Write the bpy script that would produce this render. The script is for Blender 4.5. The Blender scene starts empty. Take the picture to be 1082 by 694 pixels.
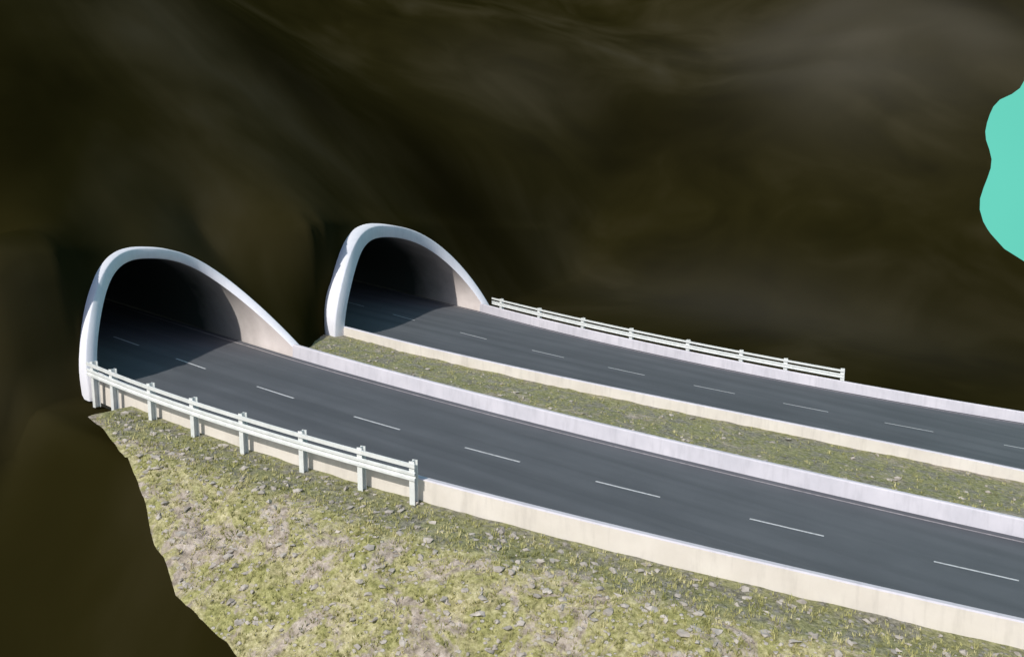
import bpy, bmesh, math, random
import numpy as np
random.seed(3); rng=np.random.default_rng(5)
# ------------------------------------------------------------------ site frame
F=900.0; PIT=0.1523; ROL=0.1222; HC=9.347
CZ=25.0
sp,cp=math.sin(PIT),math.cos(PIT)
CAM=np.array([0,0,CZ])
FW=np.array([0,cp,-sp]);UP=np.array([0,sp,cp]);RT=np.array([1.,0,0])
NV=np.array([math.sin(ROL)*cp, math.cos(ROL)*cp*sp-sp*cp, math.cos(ROL)*cp*cp+sp*sp]); NV/=np.linalg.norm(NV)
Z=np.array([0,0,1.])
def bp(u,v,h=0.):
    d=FW+RT*(u-541)/F+UP*(347-v)/F
    k=(-HC+h*NV[2])/(d@NV)
    return CAM+d*k
def proj(P):
    d=np.asarray(P)-CAM; z=d@FW
    return 541+F*(d@RT)/z, 347-F*(d@UP)/z
HD=-0.56
T=np.array([math.cos(HD),math.sin(HD),0]); T[2]=-(NV[0]*T[0]+NV[1]*T[1])/NV[2]; T/=np.linalg.norm(T)
N=np.cross(NV,T); N/=np.linalg.norm(N)
O=bp(203,384)
def W(t,n,h=0.):
    t=np.asarray(t,float);n=np.asarray(n,float);h=np.asarray(h,float)
    t,n,h=np.broadcast_arrays(t,n,h)
    return O+t[...,None]*T+n[...,None]*N+h[...,None]*Z
def tn(u,v,h=0.):
    P=bp(u,v,h)-h*Z-O
    return P@T,P@N
class Curve:
    def __init__(s,pts,h=0.,deg=3,off=0.):
        a=np.array([tn(u,v,h) for u,v in pts]); s.a,s.b=a[:,0].min(),a[:,0].max()
        s.p=np.poly1d(np.polyfit(a[:,0],a[:,1]+off,deg)); s.d=s.p.deriv(); s.off=0
    def __call__(s,t):
        t=np.asarray(t,float);c=np.clip(t,s.a,s.b)
        return s.p(c)+s.d(c)*(t-c)
PH=0.64; PT=0.32
n1=Curve([(120,403),(205,433),(300,465),(440,505),(600,545),(700,569),(900,615),(1082,657)],PH,3,PT)
f1=Curve([(250,359),(320,380),(400,403),(500,430),(600,456),(700,481),(900,526),(1082,569)],0,3)
n2=Curve([(390,352),(500,378),(600,400),(700,420),(900,460),(1082,497)],PH,3,PT)
f2=Curve([(490,324),(600,353),(700,376),(900,415),(1082,447)],0,2)
D1=[tn(*p)[0] for p in [(203,384),(287,415),(389,449),(512,483),(655,521),(826,562),(1030,608)]]
D2=[tn(*p)[0] for p in [(430,335),(498,355),(570,375.5),(651,395),(743,416),(844,435),(955,458)]]
# ------------------------------------------------------------------ helpers
def link(o,parent=None):
    bpy.context.scene.collection.objects.link(o)
    if parent: o.parent=parent
    return o
def mesh(name,verts,faces,mat=None,parent=None,smooth=True,uv=None,mats=None,midx=None):
    me=bpy.data.meshes.new(name); me.from_pydata([tuple(map(float,v)) for v in verts],[],[tuple(map(int,f)) for f in faces])
    if mats:
        for m in mats: me.materials.append(m)
        if midx is not None: me.polygons.foreach_set("material_index",midx)
    elif mat: me.materials.append(mat)
    if uv is not None:
        l=me.uv_layers.new(name="UVMap"); vi=np.zeros(len(me.loops),int); me.loops.foreach_get("vertex_index",vi)
        l.data.foreach_set("uv",np.asarray(uv,float)[vi].ravel())
    me.polygons.foreach_set("use_smooth",[smooth]*len(me.polygons))
    me.update()
    return link(bpy.data.objects.new(name,me),parent)
def grid_faces(ni,nj,flip=False):
    i,j=np.meshgrid(np.arange(ni-1),np.arange(nj-1),indexing='ij')
    a=(i*nj+j).ravel();f=np.stack([a,a+nj,a+nj+1,a+1],1)
    return f[:,::-1] if flip else f
def strip(name,ts,curves_h,mat,parent=None,smooth=False,closed=False,uv=False,flip=False):
    V=[];U=[]
    for i,t in enumerate(ts):
        for n,h in curves_h:
            V.append(W(t,n[i],h if np.isscalar(h) else h[i])); U.append((t,n[i]))
    m=len(curves_h); Fc=[]
    for i in range(len(ts)-1):
        for j in range(m if closed else m-1):
            k=(j+1)%m
            q=(i*m+j,(i+1)*m+j,(i+1)*m+k,i*m+k)
            Fc.append(q[::-1] if flip else q)
    if closed:
        Fc.append(tuple(range(m))); Fc.append(tuple(range((len(ts)-1)*m,len(ts)*m))[::-1])
    return mesh(name,V,Fc,mat,parent,smooth,U if uv else None)
def newmat(name):
    m=bpy.data.materials.new(name); m.use_nodes=True; nt=m.node_tree; nt.nodes.clear()
    o=nt.nodes.new("ShaderNodeOutputMaterial"); b=nt.nodes.new("ShaderNodeBsdfPrincipled"); nt.links.new(b.outputs[0],o.inputs[0])
    return m,nt,b
class NT:
    def __init__(s,nt): s.nt=nt
    def n(s,ty,**k):
        x=s.nt.nodes.new(ty)
        for a,b in k.items(): setattr(x,a,b)
        return x
    def l(s,a,b): s.nt.links.new(a,b)
    def noise(s,vec,scale,detail=5,rough=.55,dist=0.):
        x=s.n("ShaderNodeTexNoise"); x.inputs["Scale"].default_value=scale;x.inputs["Detail"].default_value=detail;x.inputs["Roughness"].default_value=rough;x.inputs["Distortion"].default_value=dist
        s.l(vec,x.inputs["Vector"]); return x.outputs["Fac"]
    def vor(s,vec,scale,feature='F1',out="Distance",rand=1.):
        x=s.n("ShaderNodeTexVoronoi",feature=feature);x.inputs["Scale"].default_value=scale;x.inputs["Randomness"].default_value=rand
        s.l(vec,x.inputs["Vector"]); return x.outputs[out]
    def ramp(s,fac,stops,interp='LINEAR'):
        x=s.n("ShaderNodeValToRGB"); x.color_ramp.interpolation=interp; e=x.color_ramp.elements
        while len(e)<len(stops): e.new(.5)
        for i,(p,c) in enumerate(stops):
            e[i].position=p; e[i].color=(*(c if hasattr(c,'__len__') else (c,)*3),1)
        s.l(fac,x.inputs[0]); return x.outputs[0]
    def mix(s,f,a,b,mode='MIX'):
        x=s.n("ShaderNodeMix",data_type='RGBA',blend_type=mode)
        for k,v in ((0,f),(6,a),(7,b)):
            if isinstance(v,bpy.types.NodeSocket): s.l(v,x.inputs[k])
            elif k==0: x.inputs[0].default_value=v
            else: x.inputs[k].default_value=(*v,1)
        return x.outputs[2]
    def math(s,op,a,b=0.,c=0.,clamp=False):
        x=s.n("ShaderNodeMath",operation=op,use_clamp=clamp)
        for i,v in enumerate((a,b,c)):
            if isinstance(v,bpy.types.NodeSocket): s.l(v,x.inputs[i])
            else: x.inputs[i].default_value=v
        return x.outputs[0]
    def mapping(s,vec,scale=(1,1,1),rot=(0,0,0)):
        x=s.n("ShaderNodeMapping"); x.inputs["Scale"].default_value=scale; x.inputs["Rotation"].default_value=rot; s.l(vec,x.inputs[0]); return x.outputs[0]
    def bump(s,h,strength,dist,bsdf):
        x=s.n("ShaderNodeBump"); x.inputs["Strength"].default_value=strength;x.inputs["Distance"].default_value=dist
        s.l(h,x.inputs["Height"]); s.l(x.outputs[0],bsdf.inputs["Normal"])
def geo(g): return g.n("ShaderNodeNewGeometry").outputs["Position"]
def uvn(g): return g.n("ShaderNodeUVMap").outputs[0]
def concrete(name,c1,c2,rough=.75,stain=.35):
    m,nt,b=newmat(name); g=NT(nt); P=geo(g)
    a=g.noise(P,.7,5,.6); col=g.ramp(a,[(.3,c1),(.7,c2)])
    st=g.noise(g.mapping(P,(1.6,1.6,.25)),2.2,4,.65); col=g.mix(g.ramp(st,[(.5,0.),(.75,stain)]),col,tuple(x*.66 for x in c1))
    g.l(col,b.inputs["Base Color"]); b.inputs["Roughness"].default_value=rough
    g.bump(g.noise(P,12,4),.12,.03,b); return m
M_cream=concrete("cream_concrete",(.61,.565,.51),(.71,.665,.61))
M_white=concrete("pale_concrete",(.52,.51,.56),(.64,.62,.67))
M_rim=concrete("portal_concrete",(.72,.73,.80),(.82,.82,.88),stain=.2)
def m_lining():
    m,nt,b=newmat("tunnel_lining"); g=NT(nt); P=geo(g); U=uvn(g)
    sx=g.n("ShaderNodeSeparateXYZ"); g.l(U,sx.inputs[0])
    a=g.noise(P,.9,5,.6); col=g.ramp(a,[(.3,(.68,.61,.59)),(.7,(.80,.73,.71))])
    deep_tone=g.ramp(g.math('ADD',g.math('MULTIPLY',sx.outputs[0],.075),g.math('MULTIPLY',g.noise(P,.5),.2)),[(.36,0.),(.75,1.)])  # lining colour turns darker with distance in from the mouth, broken by noise
    col=g.mix(deep_tone,col,(.045,.058,.052))
    g.l(col,b.inputs["Base Color"]); b.inputs["Roughness"].default_value=.8
    return m
M_lining=m_lining()
def m_asphalt():
    m,nt,b=newmat("asphalt"); g=NT(nt); P=geo(g); U=uvn(g)
    base=g.ramp(g.noise(P,.35,4,.6),[(.3,(.084,.089,.102)),(.7,(.108,.114,.129))])
    tr=g.noise(g.mapping(U,(.025,.8,1)),1.0,3,.5,.3)
    base=g.mix(g.ramp(tr,[(.42,.0),(.62,.55)]),base,(.056,.060,.070))
    fine=g.noise(P,40,3,.7); base=g.mix(g.ramp(fine,[(.5,0.),(.8,.35)]),base,(.17,.175,.187))
    pt=g.noise(g.mapping(U,(.25,1,1)),.9,5,.7); base=g.mix(g.ramp(pt,[(.55,0.),(.72,.25)]),base,(.155,.157,.168))
    g.l(base,b.inputs["Base Color"]); b.inputs["Roughness"].default_value=.8
    g.bump(fine,.25,.01,b); return m
M_asph=m_asphalt()
def m_paint():
    m,nt,b=newmat("worn_road_paint"); g=NT(nt); P=geo(g)
    w=g.noise(P,9,4,.7); col=g.mix(g.ramp(w,[(.48,0.),(.75,.7)]),(.66,.66,.68),(.2,.205,.215))
    g.l(col,b.inputs["Base Color"]); b.inputs["Roughness"].default_value=.6; return m
M_paint=m_paint()
def m_edge():
    m,nt,b=newmat("worn_edge_line"); g=NT(nt); P=geo(g)
    w=g.noise(P,5,4,.7); col=g.mix(g.ramp(w,[(.38,0.),(.68,.7)]),(.42,.39,.40),(.13,.13,.14))
    g.l(col,b.inputs["Base Color"]); b.inputs["Roughness"].default_value=.7; return m
M_edge=m_edge()
def m_metal():
    m,nt,b=newmat("painted_steel"); g=NT(nt); P=geo(g)
    col=g.ramp(g.noise(P,3,4,.6),[(.3,(.60,.63,.62)),(.7,(.74,.76,.75))])
    col=g.mix(g.ramp(g.noise(P,11,4,.7),[(.6,0.),(.75,.45)]),col,(.3,.26,.19))
    g.l(col,b.inputs["Base Color"]); b.inputs["Roughness"].default_value=.5; return m
M_metal=m_metal()
def m_grass():
    m,nt,b=newmat("stony_grass"); g=NT(nt); P=geo(g)
    mid=g.noise(P,1.1,5,.7,.5); fn=g.noise(P,6,6,.78)
    green=g.ramp(fn,[(.34,(.12,.125,.045)),(.5,(.32,.315,.12)),(.66,(.54,.52,.25))])
    dry=g.ramp(fn,[(.34,(.20,.18,.085)),(.5,(.46,.42,.23)),(.66,(.70,.65,.42))])
    col=g.mix(g.ramp(mid,[(.42,0.),(.60,1.)]),green,dry)
    rk=g.noise(P,3.3,6,.75)
    rock=g.ramp(rk,[(.36,(.17,.14,.125)),(.5,(.42,.355,.32)),(.66,(.68,.60,.55))])
    big=g.noise(P,.55,6,.75,.8)
    col=g.mix(g.ramp(big,[(.50,0.),(.57,.85)]),col,rock)
    vd=g.vor(g.mapping(P,(1,1,1.6)),4.2); msk=g.ramp(vd,[(.20,1.),(.28,0.)]); sel=g.ramp(mid,[(.48,1.),(.56,0.)])
    col=g.mix(g.math('MULTIPLY',msk,sel),col,(.50,.47,.42))
    sx=g.n("ShaderNodeSeparateXYZ"); g.l(uvn(g),sx.inputs[0])
    fl=g.ramp(g.math('ADD',sx.outputs[1],g.math('MULTIPLY',g.math('SUBTRACT',big,.5),2.0)),[(.30,0.),(.62,1.)])
    gravel=g.mix(g.ramp(mid,[(.42,0.),(.52,1.)]),g.ramp(fn,[(.34,(.10,.10,.07)),(.66,(.40,.38,.30))]),g.ramp(fn,[(.34,(.12,.13,.05)),(.66,(.43,.42,.22))]))
    gravel=g.mix(g.math('MULTIPLY',msk,.6),gravel,(.36,.35,.335))
    col=g.mix(fl,gravel,col)
    g.l(col,b.inputs["Base Color"]); b.inputs["Roughness"].default_value=.95; b.inputs["Specular IOR Level"].default_value=.2
    hh=g.math('ADD',g.math('MULTIPLY',fn,.8),g.math('ADD',g.math('MULTIPLY',msk,.3),g.math('MULTIPLY',rk,.8))); g.bump(hh,.8,.13,b); return m
M_grass=m_grass()
def m_hill():
    m,nt,b=newmat("dark_hillside"); g=NT(nt); P=geo(g)
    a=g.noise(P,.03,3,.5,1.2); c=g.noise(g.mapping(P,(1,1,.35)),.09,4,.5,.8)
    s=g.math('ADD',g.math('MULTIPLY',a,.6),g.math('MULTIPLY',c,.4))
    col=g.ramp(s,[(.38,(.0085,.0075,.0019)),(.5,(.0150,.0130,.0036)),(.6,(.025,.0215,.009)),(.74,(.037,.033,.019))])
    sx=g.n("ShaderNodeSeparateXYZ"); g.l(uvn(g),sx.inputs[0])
    col=g.mix(sx.outputs[0],col,(.078,.071,.055)); col=g.mix(sx.outputs[1],col,(.0045,.0040,.0014))  # u mixes in lighter patches, v the shade painted into the hill colour
    g.l(col,b.inputs["Base Color"]); b.inputs["Roughness"].default_value=1.; b.inputs["Specular IOR Level"].default_value=0.
    return m
M_hill=m_hill()
def simple(name,stops,scale=4,rough=.9):
    m,nt,b=newmat(name); g=NT(nt); P=geo(g)
    g.l(g.ramp(g.noise(P,scale,4,.65),stops),b.inputs["Base Color"]); b.inputs["Roughness"].default_value=rough; b.inputs["Specular IOR Level"].default_value=.2; return m
# ------------------------------------------------------------------ tunnels params
def tunnel(nA,nB,tN,tF,crown,th,off,kn,kf):
    tm_=(tN+tF)/2
    nN=float(nA(tN))-.05; nF=float(nB(tF))+.1
    c0=(nN+nF)/2; a=(nF-nN)/2; sk=(tF-tN)/(2*a)
    s=((nA(tm_)-nA(tm_-3))+(nB(tm_)-nB(tm_-3)))/6
    best=None
    for h in np.linspace(2,14,600):
        t,n=tn(*crown,h); e=abs(n-(c0+s*(t-tm_)))
        if best is None or e<best[0]: best=(e,h,t)
    e,Ho,tc=best
    return dict(c0=float(c0),s=float(s),tf=float(tm_),sb=float(tm_-tc),Hi=float(Ho-th),a=float(a),th=th,off=off,sk=float(sk),kn=kn,kf=kf)
TU=[tunnel(n1,f1,tn(115,408)[0],tn(315,371,.5)[0],(155,262),.50,.48,1.8,1.5),tunnel(n2,f2,tn(362,356)[0],tn(529,318,.9)[0],(408,238),.85,1.0,1.9,.5)]
LP=.6
# ------------------------------------------------------------------ roads
def tsamp(a,b,d=.5): return np.linspace(a,b,int((b-a)/d)+1)
TE=75.
roads=[]
for k,(A,B,D,tu) in enumerate(((n1,f1,D1,TU[0]),(n2,f2,D2,TU[1]))):
    ts=tsamp(-60,TE,.5)
    tk=tu['tf']-abs(tu['sk'])*tu['a']-1
    def lin(C):
        v=C(ts); q=ts<tk; v[q]=C(tk)+tu['s']*(ts[q]-tk); return v
    a=lin(A);b=lin(B)
    fr=np.linspace(0,1,13)
    rd=strip("road",ts,[(a+(b-a)*f,0.) for f in fr],M_asph,None,True,uv=True,flip=True)
    V=[];Fc=[]
    sp_=np.mean(np.diff(D)); cs=[D[0]-sp_*i for i in range(1,5)]+list(D)+[D[-1]+sp_*i for i in range(1,6)]
    for c in cs:
        tt=np.linspace(c-sp_*.21,c+sp_*.21,5)
        m_=np.interp(tt,ts,(a+b)/2)
        base=len(V)
        for t,n in zip(tt,m_): V+= [W(t,n-.055,.006),W(t,n+.055,.006)]
        Fc+=[(base+2*i,base+2*i+2,base+2*i+3,base+2*i+1)[::-1] for i in range(4)]
    mesh("lane_dashes",V,Fc,M_paint,rd)
    for nm,x in (("edge_line_near",a+.35),("edge_line_far",b-.5)):
        strip(nm,ts,[(x-.06,.006),(x+.06,.006)],M_edge,rd,uv=False,flip=True)
    roads.append((ts,a,b))
def barrier(ts,inner,sgn,outer_h,mface):
    prof=[(0,-.02),(.05,PH-.05),(.09,PH),(PT-.04,PH),(PT,PH-.04),(PT+.03,outer_h)]
    V=[];m=len(prof);Fc=[];mi=[]
    for i,t in enumerate(ts):
        for o,h in prof: V.append(W(t,inner[i]+sgn*o,h))
    for i in range(len(ts)-1):
        for j in range(m-1):
            q=(i*m+j,i*m+j+1,(i+1)*m+j+1,(i+1)*m+j); Fc.append(q if sgn>0 else q[::-1]); mi.append(mface if j>=4 else 0)
    for i in (0,len(ts)-1): Fc.append(tuple(i*m+j for j in range(m))); mi.append(0)
    return mesh("concrete_barrier",V,Fc,None,None,False,mats=[M_white,M_cream],midx=mi)
for k,(ts,a,b) in enumerate(roads):
    tu=TU[k]
    q=ts>=tu['tf']-tu['sk']*tu['a']-.3; barrier(ts[q],a[q],-1,-.45,1)
    q=ts>=tu['tf']+tu['sk']*tu['a']-1.2; barrier(ts[q],b[q],1,-.45,0)
# ------------------------------------------------------------------ tunnels
def arch(a,h,k=40,p=2.15):
    th=np.linspace(0,math.pi,k+1); c,s=np.cos(th),np.sin(th)
    return -np.sign(c)*np.abs(c)**(2/p)*a, np.abs(s)**(2/p)*h
def lean(tu,xr,yr): # extra axial set-back of the cut: near side stands up, far side lies back
    return np.where(xr<0,tu['kn'],tu['kf'])*xr*np.abs(xr)**LP*2.15*yr
for tu in TU:
    root=bpy.data.objects.new("tunnel_portal",None); link(root)
    a,Hi,th=tu['a'],tu['Hi'],tu['th']; Ho=Hi+th
    xi,yi=arch(a,Hi,72); xo,yo=arch(a+th,Ho,72)
    xi=np.r_[xi[0],xi,xi[-1]];yi=np.r_[-.5,yi,-.5];xo=np.r_[xo[0],xo,xo[-1]];yo=np.r_[-.5,yo,-.5]
    K=len(xi)
    def ring(x,y,t): return W(t,tu['c0']+x+tu['s']*(t-tu['tf']),y)
    yr=np.maximum(yo,0)/Ho
    ti=tu['tf']+tu['sk']*xo-tu['sb']*yr-lean(tu,xo/(a+th),yr)
    bev=.04
    rings=[(xo,yo,ti-12),(xo,yo,ti-4),(xo,yo,ti-1),(xo,yo,ti-bev),(xo+(xi-xo)*.1,yo+(yi-yo)*.1,ti),(xi+(xo-xi)*.1,yi+(yo-yi)*.1,ti),(xi,yi,ti-bev)]
    V=np.concatenate([ring(*r) for r in rings])
    mesh("rim",V,grid_faces(len(rings),K),M_rim,root,True)
    rr=[(xi,yi,ti-bev-d) for d in (0,.5,1,2,3,5,8,12,20,40,50)]
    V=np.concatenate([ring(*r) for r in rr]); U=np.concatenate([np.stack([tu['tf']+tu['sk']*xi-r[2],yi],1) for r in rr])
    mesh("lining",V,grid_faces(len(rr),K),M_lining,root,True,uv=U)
# ------------------------------------------------------------------ terrain
from mathutils import noise as mn, Vector
def fbm(X,Y,sc,oc=4,seed=0.):
    out=np.zeros(X.shape); it=np.nditer([X,Y],flags=['multi_index'])
    for x,y in it: out[it.multi_index]=mn.fractal(Vector((float(x)*sc+seed,float(y)*sc-seed,seed)),.9,2.,oc)
    return out
def sstep(x): x=np.clip(x,0,1); return x*x*(3-2*x)
MV=2.0; SL=math.tan(math.radians(38))
def bankh(m):
    x=m-MV
    return -.06-.06*np.clip(m,0,99)-np.where(x>0,SL*(np.sqrt(np.maximum(x,0)**2+1.2**2)-1.2),0)
def clip_sheet(name,Pts,field,mat,uv=None,flip=False):
    ni,nj=field.shape; V=[tuple(p) for p in Pts.reshape(-1,3)]; Fl=field.ravel(); UVs=[tuple(x) for x in uv.reshape(-1,2)] if uv is not None else None
    faces=[]; cache={}
    def cutp(i,j):
        k=(min(i,j),max(i,j))
        if k not in cache:
            f=Fl[i]/(Fl[i]-Fl[j]); cache[k]=len(V)
            V.append(tuple(V[i][q]+(V[j][q]-V[i][q])*f for q in range(3)))
            if UVs is not None: UVs.append(tuple(UVs[i][q]+(UVs[j][q]-UVs[i][q])*f for q in range(2)))
        return cache[k]
    for q in grid_faces(ni,nj,flip):
        s=[Fl[x]>0 for x in q]
        if all(s): faces.append(tuple(q)); continue
        if not any(s): continue
        out=[]
        for a_ in range(4):
            i,j=int(q[a_]),int(q[(a_+1)%4])
            if Fl[i]>0: out.append(i)
            if (Fl[i]>0)!=(Fl[j]>0): out.append(cutp(i,j))
        if len(out)>=3: faces.append(tuple(out))
    o=mesh(name,V,faces,mat,None,True,UVs)
    bm=bmesh.new(); bm.from_mesh(o.data); bmesh.ops.delete(bm,geom=[v for v in bm.verts if not v.link_faces],context='VERTS'); bm.to_mesh(o.data); bm.free()
    return o
te=tsamp(-14,TE,.3); mm=np.r_[np.linspace(0,9,46),np.linspace(9.3,45,90)]
TT,MM=np.meshgrid(te,mm,indexing='ij')
noise_e=fbm(TT,MM,.45,5,3.); noise_f=fbm(TT,MM,1.7,3,9.)
HH=bankh(MM)+noise_e*(.05+.30*sstep((MM-MV+.5)/2.5))+noise_f*(.02+.10*sstep((MM-MV+.5)/1.5))
PE=W(TT,n1(TT)-PT-MM,HH)
def hit(u,v):
    d=FW+RT*(u-541)/F+UP*(347-v)/F
    for k in np.arange(8,90,.05):
        P=CAM+d*k; q=P-O
        h=(q@NV)/NV[2]; r=q-h*Z; t=r@T;n=r@N; m=float(n1(t))-PT-n
        if m>0 and h<bankh(m): return t,m
    return None
L=[x for x in (hit(*p) for p in [(92,440),(112,458),(135,485),(152,530),(163,570),(185,622),(215,660),(260,694)]) if x]
L=sorted(L,key=lambda x:x[1]); lm=[x[1] for x in L]; lt=[x[0] for x in L]
sl=(lt[-1]-lt[-3])/(lm[-1]-lm[-3]+1e-6)
def tleft(m): return np.where(m>lm[-1],lt[-1]+sl*(m-lm[-1]),np.interp(m,lm,lt))
fld=TT-tleft(MM)-.18*fbm(MM,MM*0,.8,3,8.)
uvE=np.stack([TT,sstep((MM-MV+1.2)/2.4)],-1)
clip_sheet("grass_embankment",PE,fld,M_grass,uvE,flip=False)
tm=tsamp(-3,TE,.3); fr=np.linspace(0,1,26)
MG=.10
def medpatch(lo,hi,name,tt,x0=.25):
    TTm,FR=np.meshgrid(tt,fr,indexing='ij'); NM=lo(TTm)+(hi(TTm)-lo(TTm))*FR
    h=MG+.06*fbm(TTm,NM,.5,4,11.)-.08*np.sin(FR*math.pi)+.03*fbm(TTm,NM,2.,3,4.)
    mesh(name,W(TTm,NM,h).reshape(-1,3),grid_faces(*TTm.shape),M_grass,None,True,np.stack([TTm,TTm*0+x0],-1).reshape(-1,2))
medpatch(lambda t:f1(t)+PT,lambda t:n2(t)-PT,"grass_median",tm)
medpatch(lambda t:f2(t)+PT,lambda t:f2(t)+PT+4,"grass_verge",tm)
# hill
def axis(lo,hi,a,b,d0,d1):
    xs=[a]; 
    while xs[-1]<b: xs.append(xs[-1]+d0)
    d=d0
    while xs[-1]<hi: d=min(d*1.06,d1); xs.append(xs[-1]+d)
    L_=[a];d=d0
    while L_[-1]>lo: d=min(d*1.06,d1); L_.append(L_[-1]-d)
    return np.array(L_[1:][::-1]+xs)
ta=axis(-170,90,-10,4,.24,1.6); na=axis(-60,190,-8,34,.3,1.6)
TH,NH=np.meshgrid(ta,na,indexing='ij')
c1,c2=TU
e1=c1['c0']+c1['a']; e2=c2['c0']-c2['a']
w=sstep((NH-e1)/(e2-e1))
wl=sstep((c1['c0']-c1['a']-1.2-NH)/14)
def gfoot(c): return c['tf']+c['sk']*np.clip(NH-c['c0'],-c['a'],c['a'])-c['off']
tfh=gfoot(c1)*(1-w)+gfoot(c2)*w-2.5*wl
# the hill rises with the same slope as the cut of each portal, then eases into one even slope
def run(c,fw):
    A=c['a']+c['th']; xr=(NH-c['c0']-c['s']*(TH-c['tf']))/A; xc=np.clip(xr,-1,1)
    fade=1-sstep((np.abs(xr)-1.1)/fw)
    return c['sb']+np.where(xr<0,c['kn'],c['kf'])*xc*np.abs(xc)**LP*2.15*fade
hcr=(c1['Hi']+c1['th'])*(1-w)+(c2['Hi']+c2['th'])*w
rn=np.maximum(run(c1,2.5)*(1-w)+run(c2,1.2)*w,.6)
sb=c1['sb']*(1-w)+c2['sb']*w
dB=tfh-TH
loc=np.where(dB<rn,hcr/rn*dB,hcr+.75*(dB-rn))
W2=sstep((NH-(e1-10))/(e2-e1+20))
H2=(c1['Hi']+c1['th'])*(1-W2)+(c2['Hi']+c2['th'])*W2
dU=(gfoot(c1)*(1-W2)+gfoot(c2)*W2-2.5*wl)-TH
S2=c1['sb']*(1-W2)+c2['sb']*W2
ordn=H2+.75*(dU-S2)
wg=sstep((dB-.85*np.maximum(rn,sb))/10)
hb=np.maximum(loc*(1-wg)+ordn*wg,0)
dF=NH-(f2(np.minimum(TH,60))+PT+1.8)
x=np.maximum(dF,0); hf=.16*x+np.where(x>12,.5*(x-12)**1.0,0)*sstep((x-10)/25)
hill=np.sqrt(hb**2+hf**2)
def soften(A,wt,it):
    B=A.copy()
    for _ in range(it):
        C=B.copy(); C[1:-1,1:-1]=(B[:-2,1:-1]+B[2:,1:-1]+B[1:-1,:-2]+B[1:-1,2:]+B[1:-1,1:-1]*2)/6
        B=B+(C-B)*wt
    return B
m_=n1(TH)-PT-NH
base=np.where(m_>0,bankh(np.maximum(m_,0))-.5-5*sstep((m_-MV)/3),-.6)
base=np.where((m_<=0)&(dF>-1),-.6+.5*sstep((dF+1)/1),base)
base=np.where(hb>0,base*(1-sstep(hb/1.0)*(1-sstep((m_-MV)/3))),base)
tot=base+hill
wt=np.maximum(sstep((hill-hcr-.6)/3),sstep((m_-3.0)/3))
tot=soften(tot,wt,400)
big=fbm(TH,NH,.016,2,1.)+0; med=fbm(TH,NH,.05,2,7.)
rough=sstep((hill-6)/20)
HHh=tot+rough*(big*8+med*.5)+np.where(hill>.3,.04*fbm(TH,NH,.5,2,2.),0)*sstep(hill/3)
PHl=W(TH,NH,HHh)
fields=np.full(TH.shape,9.)
for tu in TU:
    r=(np.abs((NH-tu['c0']-tu['s']*(TH-tu['tf']))/(tu['a']+tu['th']*.6))**2.15+np.abs(np.clip(HHh,0,None)/(tu['Hi']+tu['th']*.6))**2.15)-1
    r=np.where(TH<tu['tf']+2+abs(tu['sk']*tu['a']),r*3,9.); fields=np.minimum(fields,r)
def cat(pts,k=8):
    out=[]; n_=len(pts); P=[np.array(p,float) for p in pts]
    for i in range(n_):
        p0,p1,p2,p3=P[i-1],P[i],P[(i+1)%n_],P[(i+2)%n_]
        for j in range(k):
            t=j/k; out.append(tuple(.5*((2*p1)+(-p0+p2)*t+(2*p0-5*p1+4*p2-p3)*t*t+(-p0+3*p1-3*p2+p3)*t**3)))
    return out
poly=cat([(1092,30),(1079,92),(1054,106),(1041,140),(1048,172),(1035,215),(1046,246),(1082,276),(1200,330),(1500,330),(1500,-300),(1150,-300)])
q=PHl-CAM; zz=q@FW; uu=541+F*(q@RT)/np.maximum(zz,.1); vv=347-F*(q@UP)/np.maximum(zz,.1)
inside=np.zeros(uu.shape,bool); dist=np.full(uu.shape,1e9)
for i in range(len(poly)):
    (x1,y1),(x2,y2)=poly[i],poly[(i+1)%len(poly)]
    cnd=((y1>vv)!=(y2>vv))&(uu<(x2-x1)*(vv-y1)/(y2-y1+1e-9)+x1); inside^=cnd
    k=np.clip(((uu-x1)*(x2-x1)+(vv-y1)*(y2-y1))/((x2-x1)**2+(y2-y1)**2),0,1)
    dist=np.minimum(dist,np.hypot(uu-x1-k*(x2-x1),vv-y1-k*(y2-y1)))
sd=np.where(inside,-dist,dist); sd=np.where((zz<40),50,sd)
fields=np.minimum(fields,sd/10)
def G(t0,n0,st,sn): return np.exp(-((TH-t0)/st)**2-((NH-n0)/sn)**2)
pale_patches=np.clip(.66*G(10,96,18,16)*(1+.9*med)+.12*G(-22,15,8,9)+.28*G(14,46,16,7)+.16*G(-22,66,9,12),0,1)  # lighter patches of hill colour, placed by position
painted_shade=np.clip(.85*G(-13,38,9,7)+.7*G(-20,26,6,5)+.5*G(-8,72,14,8)+.3*G(28,55,14,7),0,1)  # shaded areas of the hill, painted in as darker albedo patches
clip_sheet("hillside",PHl,fields,M_hill,np.stack([pale_patches,painted_shade],-1),flip=False)
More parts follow.
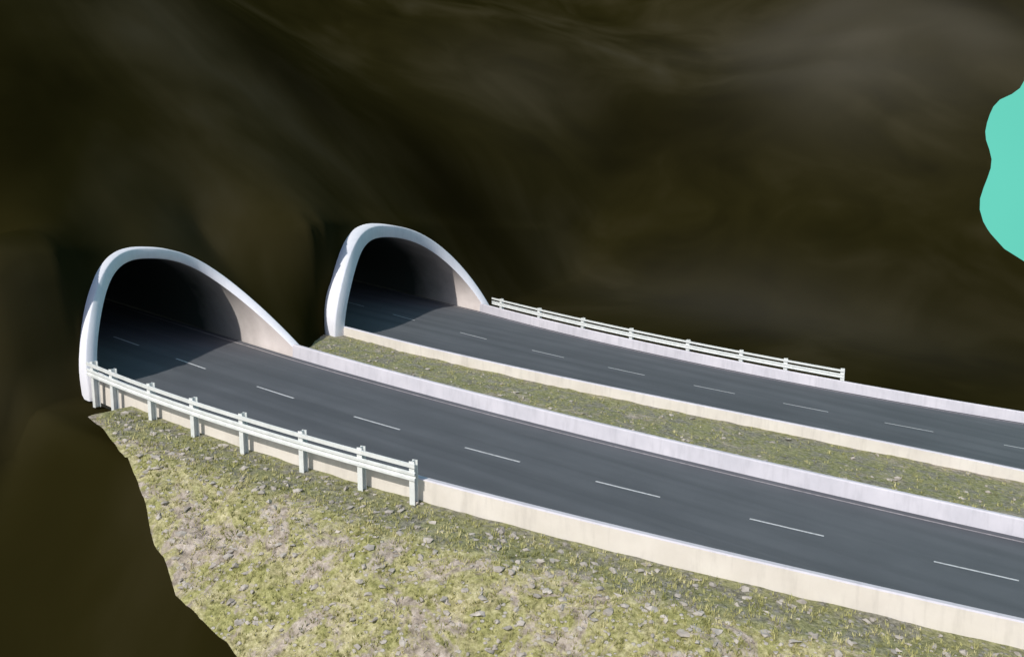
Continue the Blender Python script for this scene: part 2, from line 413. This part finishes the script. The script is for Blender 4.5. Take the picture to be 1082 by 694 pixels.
# ------------------------------------------------------------------ stones and grass tufts
def scatter(count,tr,mr):
    out=[]
    while len(out)<count:
        t=rng.uniform(*tr); m=MV*.1+ (rng.random()**.8)*(mr)
        if t<float(tleft(np.array(m)))+.4: continue
        i=int(np.clip((t-te[0])/.3,0,len(te)-2)); j=int(np.searchsorted(mm,m))-1; j=max(0,min(j,len(mm)-2))
        ft=(t-te[i])/(te[i+1]-te[i]); fm=(m-mm[j])/(mm[j+1]-mm[j])
        out.append(PE[i,j]*(1-ft)*(1-fm)+PE[i+1,j]*ft*(1-fm)+PE[i,j+1]*(1-ft)*fm+PE[i+1,j+1]*ft*fm)
    return out
med_pts=[]
for _ in range(1000):
    t=rng.uniform(-1,40); fq=rng.uniform(.06,.94); a_=float(f1(t))+PT; b_=float(n2(t))-PT
    med_pts.append(W(t,a_+(b_-a_)*fq,MG-.07*math.sin(fq*math.pi)))
bm=bmesh.new(); bmesh.ops.create_icosphere(bm,subdivisions=1,radius=1); IV=np.array([v.co[:] for v in bm.verts]); IF=[[v.index for v in f.verts] for f in bm.faces]; bm.free()
V=[];Fc=[]
for P in scatter(4200,(2,45),17)+med_pts[:450]:
    s=.03+.12*rng.random()**3; sc=np.array([1,rng.uniform(.5,1),rng.uniform(.3,.6)])*s
    v=IV*(1+.38*rng.standard_normal((len(IV),1)))*sc; a_=rng.uniform(0,6.28); R=np.array([[math.cos(a_),-math.sin(a_),0],[math.sin(a_),math.cos(a_),0],[0,0,1]])
    b0=len(V); V+=list(v@R.T+P+Z*s*.08); Fc+=[[b0+k for k in f] for f in IF]
mesh("scattered_stones",V,Fc,simple("stone",[(.3,(.26,.235,.205)),(.7,(.54,.50,.45))],2),None,False)
V=[];Fc=[]
for P in scatter(11000,(2,45),17)+med_pts:
    hgt=rng.uniform(.05,.15); 
    for k in range(6):
        a_=rng.uniform(0,6.28); d=np.array([math.cos(a_),math.sin(a_),0]); s_=np.array([-d[1],d[0],0]); w_=.012+.01*rng.random()
        r=P+d*rng.uniform(0,.07); b0=len(V)
        V+=[r-s_*w_-Z*.02,r+s_*w_-Z*.02,r+d*hgt*rng.uniform(.2,.8)+Z*hgt*rng.uniform(.6,1.1)]; Fc.append((b0,b0+1,b0+2))
mesh("grass_tufts",V,Fc,simple("dry_grass_blades",[(.35,(.21,.22,.08)),(.5,(.38,.37,.15)),(.65,(.58,.53,.29))],1.3),None,False)
# sky backdrop
m,nt,b=newmat("turquoise_sky"); g=NT(nt)
nt.nodes.remove(b)
em=g.n("ShaderNodeEmission"); em.inputs[1].default_value=1.
P=geo(g); col=g.ramp(g.noise(P,.004,3),[(.3,(.13,.61,.48)),(.7,(.16,.70,.56))]); g.l(col,em.inputs[0]); g.l(em.outputs[0],[n_ for n_ in nt.nodes if n_.type=='OUTPUT_MATERIAL'][0].inputs[0])
V=[];az=np.linspace(-10,75,40);el=np.linspace(-25,40,20)
for a_ in az:
    for e in el:
        r=600; V.append((r*math.sin(math.radians(a_))*math.cos(math.radians(e)),r*math.cos(math.radians(a_))*math.cos(math.radians(e)),CZ+r*math.sin(math.radians(e))))
mesh("sky",V,grid_faces(len(az),len(el)),m)
# ------------------------------------------------------------------ guardrails
def boxv(V,Fc,c,hx,hy,z0,z1,ax,ay):
    b=len(V)
    for z in (z0,z1):
        for sx,sy in ((-1,-1),(1,-1),(1,1),(-1,1)): V.append(c+ax*hx*sx+ay*hy*sy+Z*z)
    Fc+= [(b,b+3,b+2,b+1),(b+4,b+5,b+6,b+7),(b,b+1,b+5,b+4),(b+1,b+2,b+6,b+5),(b+2,b+3,b+7,b+6),(b+3,b,b+4,b+7)]
def guardrail(curve,off,tposts,t0,t1,top,gnd,face,pw=.09):
    root=bpy.data.objects.new("guardrail",None); link(root)
    V=[];Fc=[]
    for t in tposts:
        d=W(t+.1,curve(t+.1))-W(t,curve(t)); d/=np.linalg.norm(d); d[2]=0; s=np.array([-d[1],d[0],0]); c=W(t,curve(t)+off)
        boxv(V,Fc,c,.10,.012,gnd,top,s,d); boxv(V,Fc,c+s*.10,.012,pw,gnd,top-.002,s,d); boxv(V,Fc,c-s*.10,.012,pw,gnd,top-.003,s,d)
    mesh("posts",V,Fc,M_metal,root,False)
    ts=tsamp(t0,t1,.4)
    prof=[(-.02,0),(.03,.02),(.03,.09),(-.02,.12),(-.02,.16),(.03,.19),(.03,.26),(-.02,.28)]
    P=[(face*(.14+x),z) for x,z in prof]+[(face*(.14+x-.02),z) for x,z in prof[::-1]]
    strip("beam",ts,[(curve(ts)+off+x,top-.60+z) for x,z in P],M_metal,root,False,closed=True)
    P=[(face*.12,0),(face*.17,.01),(face*.17,.13),(face*.12,.14)]
    strip("top_rail",ts,[(curve(ts)+off+x,top-.20+z) for x,z in P],M_metal,root,False,closed=True)
def t_at(curve,off,h,u):
    tt=np.linspace(-15,70,2000); uu=[proj(p)[0] for p in W(tt,curve(tt)+off,h)]
    return float(np.interp(u,uu,tt))
tp=[t_at(n1,-PT-.35,.8,u) for u in (100,120,160,205,257,320,382,437)]
guardrail(n1,-PT-.35,tp,tp[0]-.3,tp[-1]+.15,1.28,-.5,-1)
tq=[t_at(f2,PT+.3,.8,u) for u in (530,570,616,667,727,783,830,890)]
guardrail(f2,PT+.3,tq,tq[0]-1,tq[-1]+.1,1.35,-.5,-1,.12)
# ------------------------------------------------------------------ light
w=bpy.data.worlds.new("World"); bpy.context.scene.world=w; w.use_nodes=True
wn=w.node_tree; bg=wn.nodes["Background"]; st=wn.nodes.new("ShaderNodeTexSky"); st.sky_type='NISHITA'; st.sun_disc=False
EL=42; AZ=209
st.sun_elevation=math.radians(EL); st.sun_rotation=math.radians(AZ); wn.links.new(st.outputs[0],bg.inputs[0]); bg.inputs[1].default_value=.12
sl_=bpy.data.lights.new("sun","SUN"); sl_.energy=3.7; sl_.angle=math.radians(1.0); sl_.color=(1,.95,.87)
so=link(bpy.data.objects.new("sun",sl_))
dv=Vector((math.sin(math.radians(AZ))*math.cos(math.radians(EL)),math.cos(math.radians(AZ))*math.cos(math.radians(EL)),math.sin(math.radians(EL))))
so.rotation_euler=dv.to_track_quat('Z','Y').to_euler()
cd=bpy.data.cameras.new("camera"); cd.sensor_width=36; cd.lens=36*F/1082; cd.clip_end=3000; cd.clip_start=.1
co=link(bpy.data.objects.new("camera",cd)); co.location=CAM; co.rotation_euler=(math.pi/2-PIT,0,0)
bpy.context.scene.camera=co
vs=bpy.context.scene.view_settings; vs.view_transform='Standard'; vs.look='None'; vs.exposure=0
